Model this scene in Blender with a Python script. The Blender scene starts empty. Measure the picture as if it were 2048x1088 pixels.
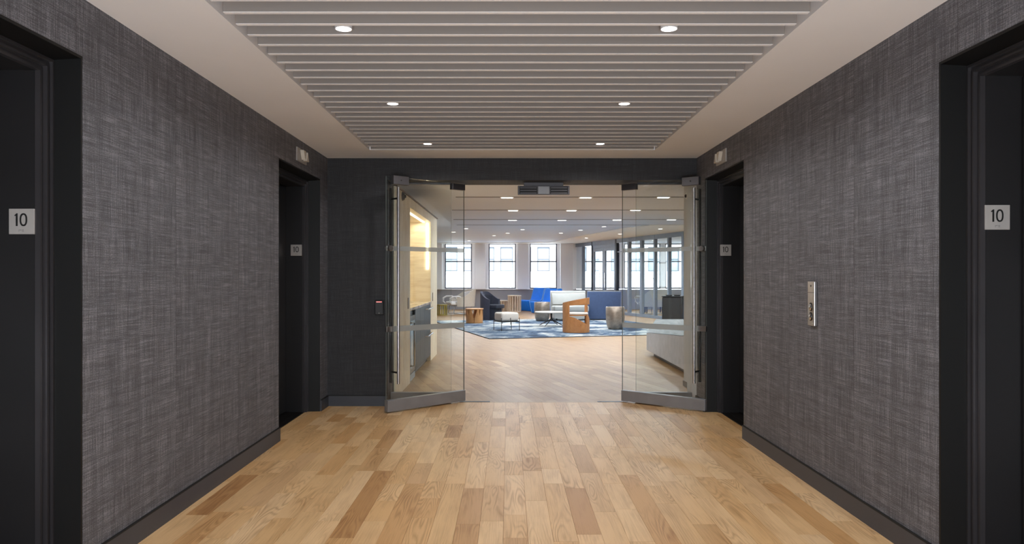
import bpy, bmesh, math, random
from mathutils import Vector, Matrix
random.seed(11)
PI = math.pi
S = bpy.context.scene
C = S.collection

# ------------------------------------------------------------------ camera
cam = bpy.data.cameras.new('camera'); cam.lens = 26.0; cam.sensor_width = 36.0
cam.shift_x = 7/2048; cam.shift_y = 9/2048
cam.clip_end = 300; cam.clip_start = 0.05
co = bpy.data.objects.new('camera', cam); C.objects.link(co)
co.location = (0, 0, 1.28); co.rotation_euler = (PI/2, 0, 0)
S.camera = co
# ------------------------------------------------------------------ world, sun, exposure
S.view_settings.view_transform = 'Standard'; S.view_settings.look = 'None'
S.view_settings.gamma = 1; S.view_settings.use_curve_mapping = False
S.view_settings.exposure = 0.2
S.cycles.max_bounces = 10; S.cycles.diffuse_bounces = 6; S.cycles.glossy_bounces = 4
S.cycles.transparent_max_bounces = 16; S.cycles.sample_clamp_indirect = 4.0
S.cycles.caustics_reflective = False; S.cycles.caustics_refractive = False
W = bpy.data.worlds.new('sky'); S.world = W; W.use_nodes = True
bg = W.node_tree.nodes['Background']; bg.inputs[0].default_value = (0.86, 0.93, 1.0, 1); bg.inputs[1].default_value = 4.2
sl = bpy.data.lights.new('sun', 'SUN'); sl.energy = 5.0; sl.angle = 0.03; sl.color = (1, .97, .93)
so = bpy.data.objects.new('sun', sl); C.objects.link(so); so.rotation_euler = (math.radians(42), 0, math.radians(-12))
fl_ = bpy.data.lights.new('added_ceiling_fill', 'AREA'); fl_.shape = 'RECTANGLE'; fl_.size = 2.2; fl_.size_y = 1.2; fl_.energy = 165; fl_.color = (.90, .95, 1)  # unseen area light added behind the camera, aimed up to brighten the ceiling
fo = bpy.data.objects.new('added_ceiling_fill', fl_); C.objects.link(fo); fo.location = (.03, -1.3, .4); fo.rotation_euler = (math.radians(90+58), 0, 0)
LOBBY_W = 22.0       # watts of one lobby downlight
LOUNGE_W = 94.0      # watts of one lounge downlight
NICHE_W = 10.0

# ------------------------------------------------------------------ materials
def lin(c):
    return tuple((x/255/12.92 if x/255 <= .04045 else ((x/255+.055)/1.055)**2.4) for x in c)
def hexc(*c): return lin(c)+(1,)
class NT:
    def __init__(s, name):
        s.m = bpy.data.materials.new(name); s.m.use_nodes = True
        s.t = s.m.node_tree; s.b = s.t.nodes['Principled BSDF']; s.out = s.t.nodes['Material Output']
    def n(s, typ, **k):
        nd = s.t.nodes.new(typ)
        for a, v in k.items():
            if a.startswith('i_'):
                key = a[2:]
                nd.inputs[int(key) if key.isdigit() else key.replace('_', ' ')].default_value = v
            else: setattr(nd, a, v)
        return nd
    def l(s, a, b): s.t.links.new(a, b)
    def map(s, scale, src='Object', loc=(0,0,0), rot=(0,0,0)):
        tc = s.n('ShaderNodeTexCoord'); mp = s.n('ShaderNodeMapping')
        s.l(tc.outputs[src], mp.inputs[0]); mp.inputs['Scale'].default_value = scale
        mp.inputs['Location'].default_value = loc; mp.inputs['Rotation'].default_value = rot
        return mp.outputs[0]
    def noise(s, vec, scale=1, detail=2, rough=.5, dist=0):
        nd = s.n('ShaderNodeTexNoise'); nd.inputs['Scale'].default_value = scale; nd.inputs['Detail'].default_value = detail
        nd.inputs['Roughness'].default_value = rough; nd.inputs['Distortion'].default_value = dist
        s.l(vec, nd.inputs['Vector']); return nd.outputs['Fac']
    def ramp(s, fac, stops, interp='LINEAR'):
        nd = s.n('ShaderNodeValToRGB'); e = nd.color_ramp.elements; nd.color_ramp.interpolation = interp
        while len(e) < len(stops): e.new(.5)
        for el, (p, c) in zip(e, stops): el.position = p; el.color = c
        s.l(fac, nd.inputs[0]); return nd.outputs[0]
    def math(s, op, a, b=None, c=None):
        nd = s.n('ShaderNodeMath', operation=op)
        for i, v in enumerate((a, b, c)):
            if v is None: continue
            if isinstance(v, (int, float)): nd.inputs[i].default_value = v
            else: s.l(v, nd.inputs[i])
        return nd.outputs[0]
    def mix(s, fac, a, b, blend='MIX'):
        nd = s.n('ShaderNodeMix', data_type='RGBA', blend_type=blend)
        for i, v in ((0, fac), (6, a), (7, b)):
            if isinstance(v, (int, float)): nd.inputs[i].default_value = v
            elif isinstance(v, tuple): nd.inputs[i].default_value = v
            else: s.l(v, nd.inputs[i])
        return nd.outputs[2]
    def bump(s, h, strength=.3, dist=.002):
        nd = s.n('ShaderNodeBump'); nd.inputs['Strength'].default_value = strength; nd.inputs['Distance'].default_value = dist
        s.l(h, nd.inputs['Height']); s.l(nd.outputs[0], s.b.inputs['Normal'])
def mat(name, col, rough=.5, metal=0, spec=.5, var=.06, vscale=8, bump=0, bscale=200, sheen=0):
    t = NT(name); t.b.inputs['Roughness'].default_value = rough; t.b.inputs['Metallic'].default_value = metal
    t.b.inputs['Specular IOR Level'].default_value = spec
    c = lin(col); v = t.map((1,1,1))
    f = t.noise(v, vscale, 3)
    lo = tuple(x*(1-var) for x in c)+(1,); hi = tuple(min(1, x*(1+var)) for x in c)+(1,)
    t.l(t.ramp(f, [(.3, lo), (.7, hi)]), t.b.inputs['Base Color'])
    if sheen: t.b.inputs['Sheen Weight'].default_value = sheen
    if bump: t.bump(t.noise(v, bscale, 2), bump, .001)
    return t.m
def emis(name, col, st):
    t = NT(name); t.b.inputs['Base Color'].default_value = (1,1,1,1)
    t.b.inputs['Emission Color'].default_value = tuple(col)+(1,); t.b.inputs['Emission Strength'].default_value = st
    return t.m
def glass(name, tint=(.97,.985,.98), refl=.9, ior=1.45):
    t = NT(name); t.t.nodes.remove(t.b)
    tr = t.n('ShaderNodeBsdfTransparent'); tr.inputs[0].default_value = tuple(tint)+(1,)
    gl = t.n('ShaderNodeBsdfGlossy'); gl.inputs['Roughness'].default_value = .02; gl.inputs[0].default_value = (refl,)*3+(1,)
    ge = t.n('ShaderNodeNewGeometry'); dp = t.n('ShaderNodeVectorMath', operation='DOT_PRODUCT'); t.l(ge.outputs['Incoming'], dp.inputs[0]); t.l(ge.outputs['Normal'], dp.inputs[1])
    f0 = ((ior-1)/(ior+1))**2
    sch = t.math('MULTIPLY_ADD', t.math('POWER', t.math('SUBTRACT', 1.0, t.math('ABSOLUTE', dp.outputs['Value'])), 5.0), 1-f0, f0)
    mx = t.n('ShaderNodeMixShader'); t.l(sch, mx.inputs[0]); t.l(tr.outputs[0], mx.inputs[1]); t.l(gl.outputs[0], mx.inputs[2])
    t.l(mx.outputs[0], t.out.inputs[0]); return t.m
def frosted(name, col, a=.75):
    t = NT(name); t.t.nodes.remove(t.b)
    tr = t.n('ShaderNodeBsdfTransparent'); df = t.n('ShaderNodeBsdfDiffuse'); tl = t.n('ShaderNodeBsdfTranslucent')
    df.inputs[0].default_value = hexc(*col); tl.inputs[0].default_value = hexc(*col)
    m0 = t.n('ShaderNodeMixShader'); m0.inputs[0].default_value = .45; t.l(df.outputs[0], m0.inputs[1]); t.l(tl.outputs[0], m0.inputs[2])
    mx = t.n('ShaderNodeMixShader'); mx.inputs[0].default_value = a; t.l(tr.outputs[0], mx.inputs[1]); t.l(m0.outputs[0], mx.inputs[2])
    t.l(mx.outputs[0], t.out.inputs[0]); return t.m

def woven(name, axis, base=1.0, con=1.0):
    """dark grasscloth: irregular horizontal and vertical threads; axis = the wall's horizontal direction (0 x, 1 y)"""
    t = NT(name)
    tc = t.n('ShaderNodeTexCoord'); sp = t.n('ShaderNodeSeparateXYZ'); t.l(tc.outputs['Object'], sp.inputs[0])
    u = sp.outputs[axis]; v = sp.outputs[2]
    def comb(a, b, c=0.0):
        nd = t.n('ShaderNodeCombineXYZ')
        t.l(a, nd.inputs[0]); t.l(b, nd.inputs[1]); nd.inputs[2].default_value = c; return nd.outputs[0]
    # strips of wallpaper 0.92 m wide shift the pattern
    strip = t.math('FLOOR', t.math('DIVIDE', t.math('ADD', u, 50.3), .92))
    us = t.math('ADD', u, t.math('MULTIPLY', strip, 13.7))
    hth = t.noise(comb(t.math('MULTIPLY', us, 5.5), t.math('MULTIPLY', v, 220)), 1, 2, .65)
    vth = t.noise(comb(t.math('MULTIPLY', us, 200), t.math('MULTIPLY', v, 6), 4.0), 1, 2, .65)
    hb = t.noise(comb(t.math('MULTIPLY', us, 1.6), t.math('MULTIPLY', v, 34), 9.0), 1, 3, .6)
    vb = t.noise(comb(t.math('MULTIPLY', us, 17), t.math('MULTIPLY', v, .8), 17.0), 1, 3, .6)
    patch = t.noise(comb(t.math('MULTIPLY', us, 3.2), t.math('MULTIPLY', v, 4.5), 23.0), 1, 2, .5)
    pk = t.ramp(patch, [(.3, (0,0,0,1)), (.7, (1,1,1,1))])
    hs = t.ramp(hth, [(.36, (0,0,0,1)), (.64, (1,1,1,1))]); vs = t.ramp(vth, [(.36, (0,0,0,1)), (.64, (1,1,1,1))])
    th = t.mix(t.math('MULTIPLY_ADD', pk, .4, .3), hs, vs)
    knots = t.noise(comb(t.math('MULTIPLY', us, 170), t.math('MULTIPLY', v, 170), 2.0), 1, 1, .5)
    f = t.math('MULTIPLY', th, .34)
    f = t.math('ADD', f, t.math('MULTIPLY', hb, .27)); f = t.math('ADD', f, t.math('MULTIPLY', vb, .30))
    f = t.math('ADD', f, t.math('MULTIPLY', knots, .42))
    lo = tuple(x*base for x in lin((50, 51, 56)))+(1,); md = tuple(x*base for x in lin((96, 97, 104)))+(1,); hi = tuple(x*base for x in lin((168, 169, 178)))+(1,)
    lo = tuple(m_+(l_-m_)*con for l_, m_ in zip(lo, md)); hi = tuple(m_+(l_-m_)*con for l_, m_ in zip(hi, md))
    col = t.ramp(f, [(.36, lo), (.66, md), (.98, hi)])
    fr = t.math('FRACT', t.math('DIVIDE', t.math('ADD', u, 50.3), .92))
    seam = t.math('LESS_THAN', fr, .006)
    t.l(t.mix(t.math('MULTIPLY', seam, .45), col, (.01,.01,.012,1)), t.b.inputs['Base Color'])
    t.b.inputs['Roughness'].default_value = .62; t.b.inputs['Specular IOR Level'].default_value = .35
    t.bump(f, .55, .0025)
    return t.m

def wood(name, tones, sc=1.0, per_piece=True, rough=.42, contrast=.62, ring=1.0):
    """oak: long axis of a piece is its local X"""
    t = NT(name); tc = t.n('ShaderNodeTexCoord'); oi = t.n('ShaderNodeObjectInfo')
    off = t.n('ShaderNodeVectorMath', operation='SCALE'); cb = t.n('ShaderNodeCombineXYZ')
    t.l(oi.outputs['Random'], cb.inputs[0]); t.l(oi.outputs['Random'], cb.inputs[1]); t.l(oi.outputs['Random'], cb.inputs[2])
    t.l(cb.outputs[0], off.inputs[0]); off.inputs['Scale'].default_value = 61.0 if per_piece else 0.0
    ad = t.n('ShaderNodeVectorMath', operation='ADD'); t.l(tc.outputs['Object'], ad.inputs[0]); t.l(off.outputs[0], ad.inputs[1])
    def mp(s):
        m = t.n('ShaderNodeMapping'); t.l(ad.outputs[0], m.inputs[0]); m.inputs['Scale'].default_value = tuple(x*sc for x in s); return m.outputs[0]
    # cathedral figure: contour lines of a stretched noise
    base = t.noise(mp((.9, 8.0, 3)), 1, 2, .35, .25)
    rings = t.math('PINGPONG', t.math('MULTIPLY', base, 44*ring), 1.0)
    rings = t.ramp(rings, [(.0, (0,0,0,1)), (.7, (1,1,1,1))])
    msk = t.ramp(t.noise(mp((1.6, 5.0, 3)), 1, 2, .5), [(.42, (1,1,1,1)), (.62, (0,0,0,1))])
    rings = t.mix(msk, rings, (1,1,1,1))
    fine = t.noise(mp((4, 190, 40)), 1, 3, .65)
    blotch = t.noise(mp((1.6, 9, 3)), 1, 3, .6)
    tone = t.ramp(oi.outputs['Random'] if per_piece else blotch, [(i/(len(tones)-1), hexc(*c)) for i, c in enumerate(tones)])
    dark = t.mix(1.0, tone, (.56,.45,.34,1), 'MULTIPLY')
    k = t.math('MULTIPLY', t.math('SUBTRACT', 1.0, rings), contrast)
    k = t.math('ADD', k, t.math('MULTIPLY', t.math('SUBTRACT', .60, fine), 1.1))
    k = t.math('ADD', k, t.math('MULTIPLY', t.math('SUBTRACT', .5, blotch), 1.3))
    nd = t.n('ShaderNodeClamp'); t.l(k, nd.inputs[0])
    t.l(t.mix(nd.outputs[0], tone, dark), t.b.inputs['Base Color'])
    t.b.inputs['Roughness'].default_value = rough; t.b.inputs['Specular IOR Level'].default_value = .4
    t.bump(t.math('ADD', rings, fine), .08, .0006)
    return t.m

M = {}
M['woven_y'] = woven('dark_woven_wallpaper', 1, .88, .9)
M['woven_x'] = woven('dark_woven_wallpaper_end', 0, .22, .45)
M['white_paint'] = mat('warm_white_paint', (238, 239, 244), .75, var=.015, vscale=2)
M['slat_paint'] = mat('slat_paint', (236, 236, 240), .6, var=.015, vscale=2)
M['slat_face'] = mat('shade_tinted_slat_face', (136, 129, 125), .7, var=.01, vscale=2)  # slat sides darkened in colour, as shaded when light comes from below
M['lounge_white'] = mat('lounge_wall_white', (250, 250, 252), .7, var=.01, vscale=2)
M['lounge_ceiling'] = mat('lounge_ceiling_grey', (216, 223, 236), .6, var=.01, vscale=1)
M['lounge_soffit'] = mat('soffit_cream', (255, 253, 247), .6, var=.01, vscale=2)
M['return_grey'] = mat('return_light_grey', (206, 208, 216), .6, var=.02, vscale=3)
M['grey_wall'] = mat('grey_wall_panel', (160, 160, 166), .6, var=.02, vscale=3)
M['slot'] = mat('slot_dark', (70, 69, 72), .6)
M['base_dark'] = mat('baseboard_charcoal', (57, 60, 69), .45, var=.05, vscale=5)
M['black_line'] = mat('shadow_gap_black', (14, 13, 14), .7)
M['black_metal'] = mat('black_lacquered_metal', (21, 20, 22), .32, 0, .5, var=.2, vscale=3)
M['black_reveal'] = mat('matte_black_reveal', (11, 11, 12), .5, 0, .3)
M['black_rib'] = mat('black_ribbed_frame', (62, 60, 63), .28, .4, .5, var=.1, vscale=3)
M['black_panel'] = mat('black_elevator_panel', (34, 33, 35), .38, .3, .5, var=.15, vscale=2)
M['sign_metal'] = mat('sign_plate_metal', (176, 172, 170), .38, .35, .5, var=.05, vscale=20)
M['sign_black'] = mat('sign_figure_black', (8, 8, 8), .5)
M['steel'] = mat('brushed_steel', (178, 176, 176), .3, 1, .5, var=.1, vscale=40)
M['rail_steel'] = mat('satin_door_rail_steel', (138, 139, 144), .34, .2, .5, var=.1, vscale=6)
M['patch_metal'] = mat('patch_fitting_metal', (80, 78, 82), .4, .5, .5, var=.05)
M['chrome'] = mat('chrome', (215, 215, 218), .12, 1)
M['dark_metal'] = mat('dark_bronze_metal', (38, 35, 34), .35, .6)
M['glass'] = glass('clear_glass')
M['glass_edge'] = mat('glass_edge_grey', (120, 128, 126), .2, 0, .8)
M['part_glass'] = glass('partition_glass', (.94, .97, .985), .9, 1.5)
M['frost'] = frosted('frosted_band', (196, 200, 200), .72)
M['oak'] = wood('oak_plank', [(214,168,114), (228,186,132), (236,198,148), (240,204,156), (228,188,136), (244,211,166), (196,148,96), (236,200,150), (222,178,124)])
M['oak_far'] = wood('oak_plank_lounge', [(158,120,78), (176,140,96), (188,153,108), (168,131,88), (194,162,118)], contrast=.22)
M['oak_veneer'] = wood('pale_oak_veneer', [(246,232,206), (250,238,216)], sc=.8, per_piece=False, contrast=.14, rough=.5)
M['table_oak'] = wood('table_oak', [(190,136,84), (204,150,96)], sc=2.0, per_piece=False, contrast=.2)
M['chair_oak'] = wood('chair_oak', [(182,124,76), (196,140,90)], sc=2.0, per_piece=False, contrast=.2)
M['pale_oak'] = wood('pale_stool_oak', [(214,194,172), (222,204,184)], sc=2.0, per_piece=False, contrast=.12)
M['olive'] = mat('olive_gold_wood', (150, 132, 62), .45, .2)
M['chair_white'] = mat('white_upholstery', (226, 224, 224), .85, var=.03, vscale=20, bump=.1)
M['chair_taupe'] = mat('pale_taupe_shell', (196, 188, 176), .8, var=.03, vscale=20, bump=.1)
M['chair_grey'] = mat('grey_upholstery', (205, 205, 203), .85, var=.03, vscale=20, bump=.1)
M['charcoal'] = mat('charcoal_upholstery', (50, 52, 66), .8, var=.08, vscale=20, bump=.1)
M['charcoal_in'] = mat('charcoal_inner_upholstery', (34, 36, 48), .85, var=.08, vscale=20, bump=.1)
M['blue'] = mat('bright_blue_upholstery', (0, 122, 236), .7, var=.06, vscale=12, bump=.1)
M['navy'] = mat('slate_blue_upholstery', (76, 94, 130), .75, var=.05, vscale=14, bump=.1)
M['sofa_grey'] = mat('light_grey_leather', (176, 176, 171), .5, var=.03, vscale=8)
M['piping'] = mat('pale_blue_piping', (120, 170, 225), .6)
M['cream'] = mat('cream_boucle', (214, 206, 196), .9, var=.05, vscale=60, bump=.3, bscale=300)
M['stone_top'] = mat('pale_stone_tabletop', (222, 214, 204), .35, var=.05, vscale=6)
M['partition'] = mat('blue_grey_frame', (136, 146, 162), .4, .1, var=.05)
M['partition_dark'] = mat('dark_frame_post', (38, 42, 54), .4, .2)
M['win_dark'] = mat('dark_window_frame', (84, 84, 96), .45, .1)
M['blue_cab'] = mat('blue_black_laminate', (62, 70, 80), .5, 0, .5, var=.1, vscale=5)
M['fridge_black'] = mat('appliance_black', (20, 21, 25), .2, .2)
M['fridge_glass'] = mat('appliance_silver_blue', (170, 190, 206), .25, .6)
M['stone_light'] = mat('pale_desk_stone', (192, 196, 210), .5, var=.08, vscale=9)
M['brown'] = mat('bronze_recess', (84, 58, 40), .5)
M['red_led'] = emis('red_led', lin((255, 60, 60)), 2.0)
M['lamp_glass'] = mat('lantern_glass', (205, 200, 190), .3, 0, .5)
M['lens'] = emis('lamp_lens', (1, .96, .9), 9.0)
M['strip'] = emis('warm_led_strip', (1, .89, .66), 6.0)
M['facade'] = mat('white_facade_stone', (236, 236, 238), .8, var=.02, vscale=1)
M['facade_frame'] = mat('facade_window_frame', (96, 102, 112), .6)
M['facade_pane'] = mat('facade_window_pane', (160, 172, 182), .25, .0, .6, var=.2, vscale=1.3)
M['street'] = mat('street_grey', (120, 120, 122), .9)
# dark veined stone
t = NT('streaked_dark_stone'); v = t.map((1.2, 1.2, 30)); f = t.noise(v, 1, 4, .6, .4)
t.l(t.ramp(f, [(.3, hexc(74,75,78)), (.55, hexc(112,113,115)), (.75, hexc(140,141,142))]), t.b.inputs['Base Color']); t.b.inputs['Roughness'].default_value = .45
M['stone_dark'] = t.m
t = NT('counter_marble'); v = t.map((6, 3, 6)); f = t.noise(v, 1, 4, .6, 1.2)
t.l(t.ramp(f, [(.35, hexc(150,120,84)), (.5, hexc(214,198,170)), (.7, hexc(232,222,204))]), t.b.inputs['Base Color']); t.b.inputs['Roughness'].default_value = .25
M['marble'] = t.m
t = NT('woven_black'); v = t.map((30, 30, 40), rot=(.5, .6, 0)); w = t.n('ShaderNodeTexWave'); w.inputs['Scale'].default_value = 1.0; w.inputs['Distortion'].default_value = 2; t.l(v, w.inputs[0])
t.l(t.ramp(w.outputs['Fac'], [(.5, hexc(14,13,14)), (.9, hexc(86,84,84))]), t.b.inputs['Base Color']); t.b.inputs['Roughness'].default_value = .6
M['black_woven'] = t.m
t = NT('brushed_taupe_metal'); v = t.map((5, 5, 9.0)); f = t.noise(v, 1.5, 4, .6)
t.l(t.ramp(f, [(.3, hexc(140,128,116)), (.55, hexc(164,150,136)), (.75, hexc(182,168,154))]), t.b.inputs['Base Color']); t.b.inputs['Roughness'].default_value = .34; t.b.inputs['Metallic'].default_value = .65
M['drum_metal'] = t.m
t = NT('rug_wool'); v = t.map((1, 1, 1)); f = t.noise(v, .8, 5, .62, 1.2); g = t.noise(t.map((1, 3.5, 1)), 4.0, 4, .7, .4)
k = t.math('ADD', t.math('MULTIPLY', f, .74), t.math('MULTIPLY', g, .26))
t.l(t.ramp(k, [(.40, hexc(34,52,76)), (.46, hexc(66,90,116)), (.50, hexc(120,134,146)), (.54, hexc(188,192,190)), (.60, hexc(206,204,198)), (.66, hexc(96,112,130))]), t.b.inputs['Base Color'])
t.b.inputs['Roughness'].default_value = .95; t.bump(t.noise(v, 160, 2), .5, .004)
M['rug'] = t.m
M['rug_edge'] = mat('rug_binding', (78, 84, 96), .95)

# ------------------------------------------------------------------ mesh helpers
class MB:
    def __init__(s): s.bm = bmesh.new()
    def box(s, a, b, mx=None):
        x0, y0, z0 = a; x1, y1, z1 = b
        vs = [s.bm.verts.new(p) for p in ((x0,y0,z0),(x1,y0,z0),(x1,y1,z0),(x0,y1,z0),(x0,y0,z1),(x1,y0,z1),(x1,y1,z1),(x0,y1,z1))]
        if mx:
            for v in vs: v.co = mx @ v.co
        for f in ((0,3,2,1),(4,5,6,7),(0,1,5,4),(1,2,6,5),(2,3,7,6),(3,0,4,7)): s.bm.faces.new([vs[i] for i in f])
        return s
    def poly(s, pts, faces):
        vs = [s.bm.verts.new(p) for p in pts]
        for f in faces: s.bm.faces.new([vs[i] for i in f])
        return s
    def prism(s, pts, a, b, axis='y'):
        """2-D outline extruded along an axis from a to b"""
        def P(p, t):
            return {'y': (p[0], t, p[1]), 'x': (t, p[0], p[1]), 'z': (p[0], p[1], t)}[axis]
        n = len(pts); v0 = [s.bm.verts.new(P(p, a)) for p in pts]; v1 = [s.bm.verts.new(P(p, b)) for p in pts]
        s.bm.faces.new(v0); s.bm.faces.new(v1[::-1])
        for i in range(n): s.bm.faces.new((v0[i], v1[i], v1[(i+1) % n], v0[(i+1) % n]))
        return s
    def lathe(s, prof, n=32, c=(0,0,0)):
        rings = []
        for r, z in prof:
            if r < 1e-5: rings.append([s.bm.verts.new((c[0], c[1], c[2]+z))])
            else: rings.append([s.bm.verts.new((c[0]+r*math.cos(2*PI*i/n), c[1]+r*math.sin(2*PI*i/n), c[2]+z)) for i in range(n)])
        for A, B in zip(rings, rings[1:]):
            for i in range(n):
                j = (i+1) % n
                if len(A) == 1 and len(B) == 1: continue
                if len(A) == 1: s.bm.faces.new((A[0], B[i], B[j]))
                elif len(B) == 1: s.bm.faces.new((A[i], B[0], A[j]))
                else: s.bm.faces.new((A[i], B[i], B[j], A[j]))
        return s
    def tube(s, pts, r, n=8, flat=1.0):
        pts = [Vector(p) for p in pts]; rings = []
        up = Vector((0,0,1))
        for i, p in enumerate(pts):
            d = (pts[min(i+1, len(pts)-1)] - pts[max(i-1, 0)]).normalized()
            a = d.cross(up) if abs(d.z) < .95 else d.cross(Vector((0,1,0)))
            a.normalize(); b = a.cross(d).normalized()
            rr = r[i] if isinstance(r, (list, tuple)) else r
            rings.append([s.bm.verts.new(p + a*rr*math.cos(2*PI*k/n) + b*rr*flat*math.sin(2*PI*k/n)) for k in range(n)])
        for A, B in zip(rings, rings[1:]):
            for k in range(n): s.bm.faces.new((A[k], A[(k+1) % n], B[(k+1) % n], B[k]))
        s.bm.faces.new(rings[0][::-1]); s.bm.faces.new(rings[-1]); return s
    def slab(s, fn, nu, nv, close_u=False):
        """closed thick sheet: fn(u,v,side) -> point; side 0/1"""
        G = [[[s.bm.verts.new(fn(i/nu, j/nv, sd)) for j in range(nv+1)] for i in range(nu+1)] for sd in (0, 1)]
        for i in range(nu):
            for j in range(nv):
                a, b = G
                s.bm.faces.new((a[i][j], a[i+1][j], a[i+1][j+1], a[i][j+1]))
                s.bm.faces.new((b[i][j], b[i][j+1], b[i+1][j+1], b[i+1][j]))
        for i in range(nu):
            s.bm.faces.new((G[0][i][0], G[1][i][0], G[1][i+1][0], G[0][i+1][0]))
            s.bm.faces.new((G[0][i][nv], G[0][i+1][nv], G[1][i+1][nv], G[1][i][nv]))
        for j in range(nv):
            s.bm.faces.new((G[0][0][j], G[0][0][j+1], G[1][0][j+1], G[1][0][j]))
            s.bm.faces.new((G[0][nu][j], G[1][nu][j], G[1][nu][j+1], G[0][nu][j+1]))
        return s
    def bevel(s, w, seg=2, ang=.6):
        bmesh.ops.recalc_face_normals(s.bm, faces=s.bm.faces)
        es = [e for e in s.bm.edges if len(e.link_faces) == 2 and e.calc_face_angle(0) > ang]
        bmesh.ops.bevel(s.bm, geom=es, offset=w, segments=seg, affect='EDGES', profile=.5, clamp_overlap=True)
        return s
    def xform(s, mx): bmesh.ops.transform(s.bm, matrix=mx, verts=s.bm.verts); return s
    def mesh(s, name, smooth=False):
        bmesh.ops.recalc_face_normals(s.bm, faces=s.bm.faces)
        me = bpy.data.meshes.new(name)
        if smooth:
            for f in s.bm.faces: f.smooth = True
            for e in s.bm.edges:
                if len(e.link_faces) == 2 and e.calc_face_angle(0) > .7: e.smooth = False
        s.bm.to_mesh(me); s.bm.free(); return me
def obj(name, mb, m, parent=None, loc=None, rz=0, smooth=False, label=None, kind=None):
    me = mb.mesh(name, smooth) if isinstance(mb, MB) else mb
    if m is not None and not me.materials: me.materials.append(M[m] if isinstance(m, str) else m)
    o = bpy.data.objects.new(name, me); C.objects.link(o)
    if parent is not None: o.parent = parent
    if loc: o.location = loc
    if rz: o.rotation_euler.z = rz
    if label: o['label'] = label
    if kind: o['kind'] = kind
    return o
def struct(name, mb, m, label=None, **k):
    return obj(name, mb, m, label=label, kind='structure', **k)
def sempty(name, loc=(0,0,0), rz=0, label=None):
    o = bpy.data.objects.new(name, None); C.objects.link(o); o.location = loc; o.rotation_euler.z = rz
    o['kind'] = 'structure'
    if label: o['label'] = label
    return o
def thing(name, label, cat, loc=(0,0,0), rz=0, group=None):
    o = bpy.data.objects.new(name, None); C.objects.link(o); o.location = loc; o.rotation_euler.z = rz
    o['label'] = label; o['category'] = cat
    if group: o['group'] = group
    return o
def tag(o, label, cat, group=None):
    o['label'] = label; o['category'] = cat
    if group: o['group'] = group
    return o
def dup(o, loc, rz=None, label=None, parent=None):
    c = o.copy(); C.objects.link(c); c.parent = parent
    if parent is None:
        c.location = loc
        if rz is not None: c.rotation_euler.z = rz
        if label: c['label'] = label
    for ch in list(o.children): dup(ch, None, parent=c)
    return c

# ------------------------------------------------------------------ dimensions
XL, XR = -1.79, 1.86          # lobby side walls
YB, YE = -2.4, 7.314          # behind the camera, end wall
YG = 7.52                     # plane of the glass
HC = 2.45                     # lobby ceiling
HO = 2.233                    # head of the glazed opening
HL = 2.575                    # lounge ceiling
YW = 28.8                     # window wall of the lounge
HE = 2.205                    # elevator portal head
LIFTS = {'L': [(1.82, 3.109), (5.76, 7.03)], 'R': [(1.88, 3.197), (5.845, 7.005)]}
OX0 = -1.195                  # left edge of opening

# ------------------------------------------------------------------ lobby shell
def side_wall(name, X, sgn, lifts, label):
    # sgn: outward direction; openings are 20 mm larger than the lining
    a, b = (X, X+sgn*.45) if sgn > 0 else (X+sgn*.45, X)
    m = MB(); y = YB
    for (y0, y1) in lifts:
        m.box((a, y, 0), (b, y0, HC+.2)); m.box((a, y0, HE), (b, y1, HC+.2)); y = y1
    m.box((a, y, 0), (b, YE if sgn > 0 else YE, HC+.2))
    return struct(name, m, 'woven_y', label)
side_wall('wall_left', XL, -1, LIFTS['L'], 'dark woven wallpaper wall beside the elevators, without a call plate')
side_wall('wall_right', XR, 1, LIFTS['R'], 'dark woven wallpaper wall that carries the steel call plate')
struct('wall_front', MB().box((XL-.5, YB-.15, 0), (-1.15, YB, HC+.2)).box((1.2, YB-.15, 0), (XR+.5, YB, HC+.2)).box((-1.15, YB-.15, HC-.1), (1.2, YB, HC+.2)), 'woven_x', 'wall around the tall window added behind the viewer')
e = sempty('window_12', (0, YB-.1, 0), label='tall unseen window added behind the viewer to let daylight into the lobby')  # window not seen, added so daylight reaches the lobby from behind
for x0, x1 in ((-1.15, -.02), (.03, 1.2)): obj('pane', MB().box((x0, -.005, .05), (x1, .005, HC-.1)), 'glass', e)
obj('frame', MB().box((-.02, -.03, 0), (.03, .03, HC-.1)).box((-1.15, -.03, 0), (-.02, .03, .05)).box((.03, -.03, 0), (1.2, .03, .05)), 'black_metal', e)
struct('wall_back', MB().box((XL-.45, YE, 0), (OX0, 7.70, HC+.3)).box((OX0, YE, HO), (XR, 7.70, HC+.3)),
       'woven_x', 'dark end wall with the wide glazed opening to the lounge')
struct('wall_side', MB().box((XR, YE, 0), (XR+.45, 7.70, HC+.3)), 'return_grey', 'light grey return of the end wall behind the open door on the call plate side')
# baseboards
def baseboard(name, boxes, label):
    e = sempty(name, label=label); m = MB(); g = MB()
    for a, b in boxes:
        m.box((a[0], a[1], 0), (b[0], b[1], .10)); g.box((a[0], a[1], .10), (b[0], b[1], .106))
    obj('board', m, 'base_dark', e); obj('shadow_line', g, 'black_line', e)
baseboard('baseboard_left', [((XL, YB), (XL+.014, LIFTS['L'][0][0])), ((XL, 3.109), (XL+.014, 5.76)), ((XL, 7.03), (XL+.014, YE))], 'charcoal baseboard under the wall without a call plate')
baseboard('baseboard_right', [((XR-.014, YB), (XR, LIFTS['R'][0][0])), ((XR-.014, 3.197), (XR, 5.845)), ((XR-.014, 7.005), (XR, YE))], 'charcoal baseboard under the wall with the call plate')
baseboard('baseboard_back', [((XL+.014, YE-.014), (OX0, YE))], 'black baseboard under the card reader wall')

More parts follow.
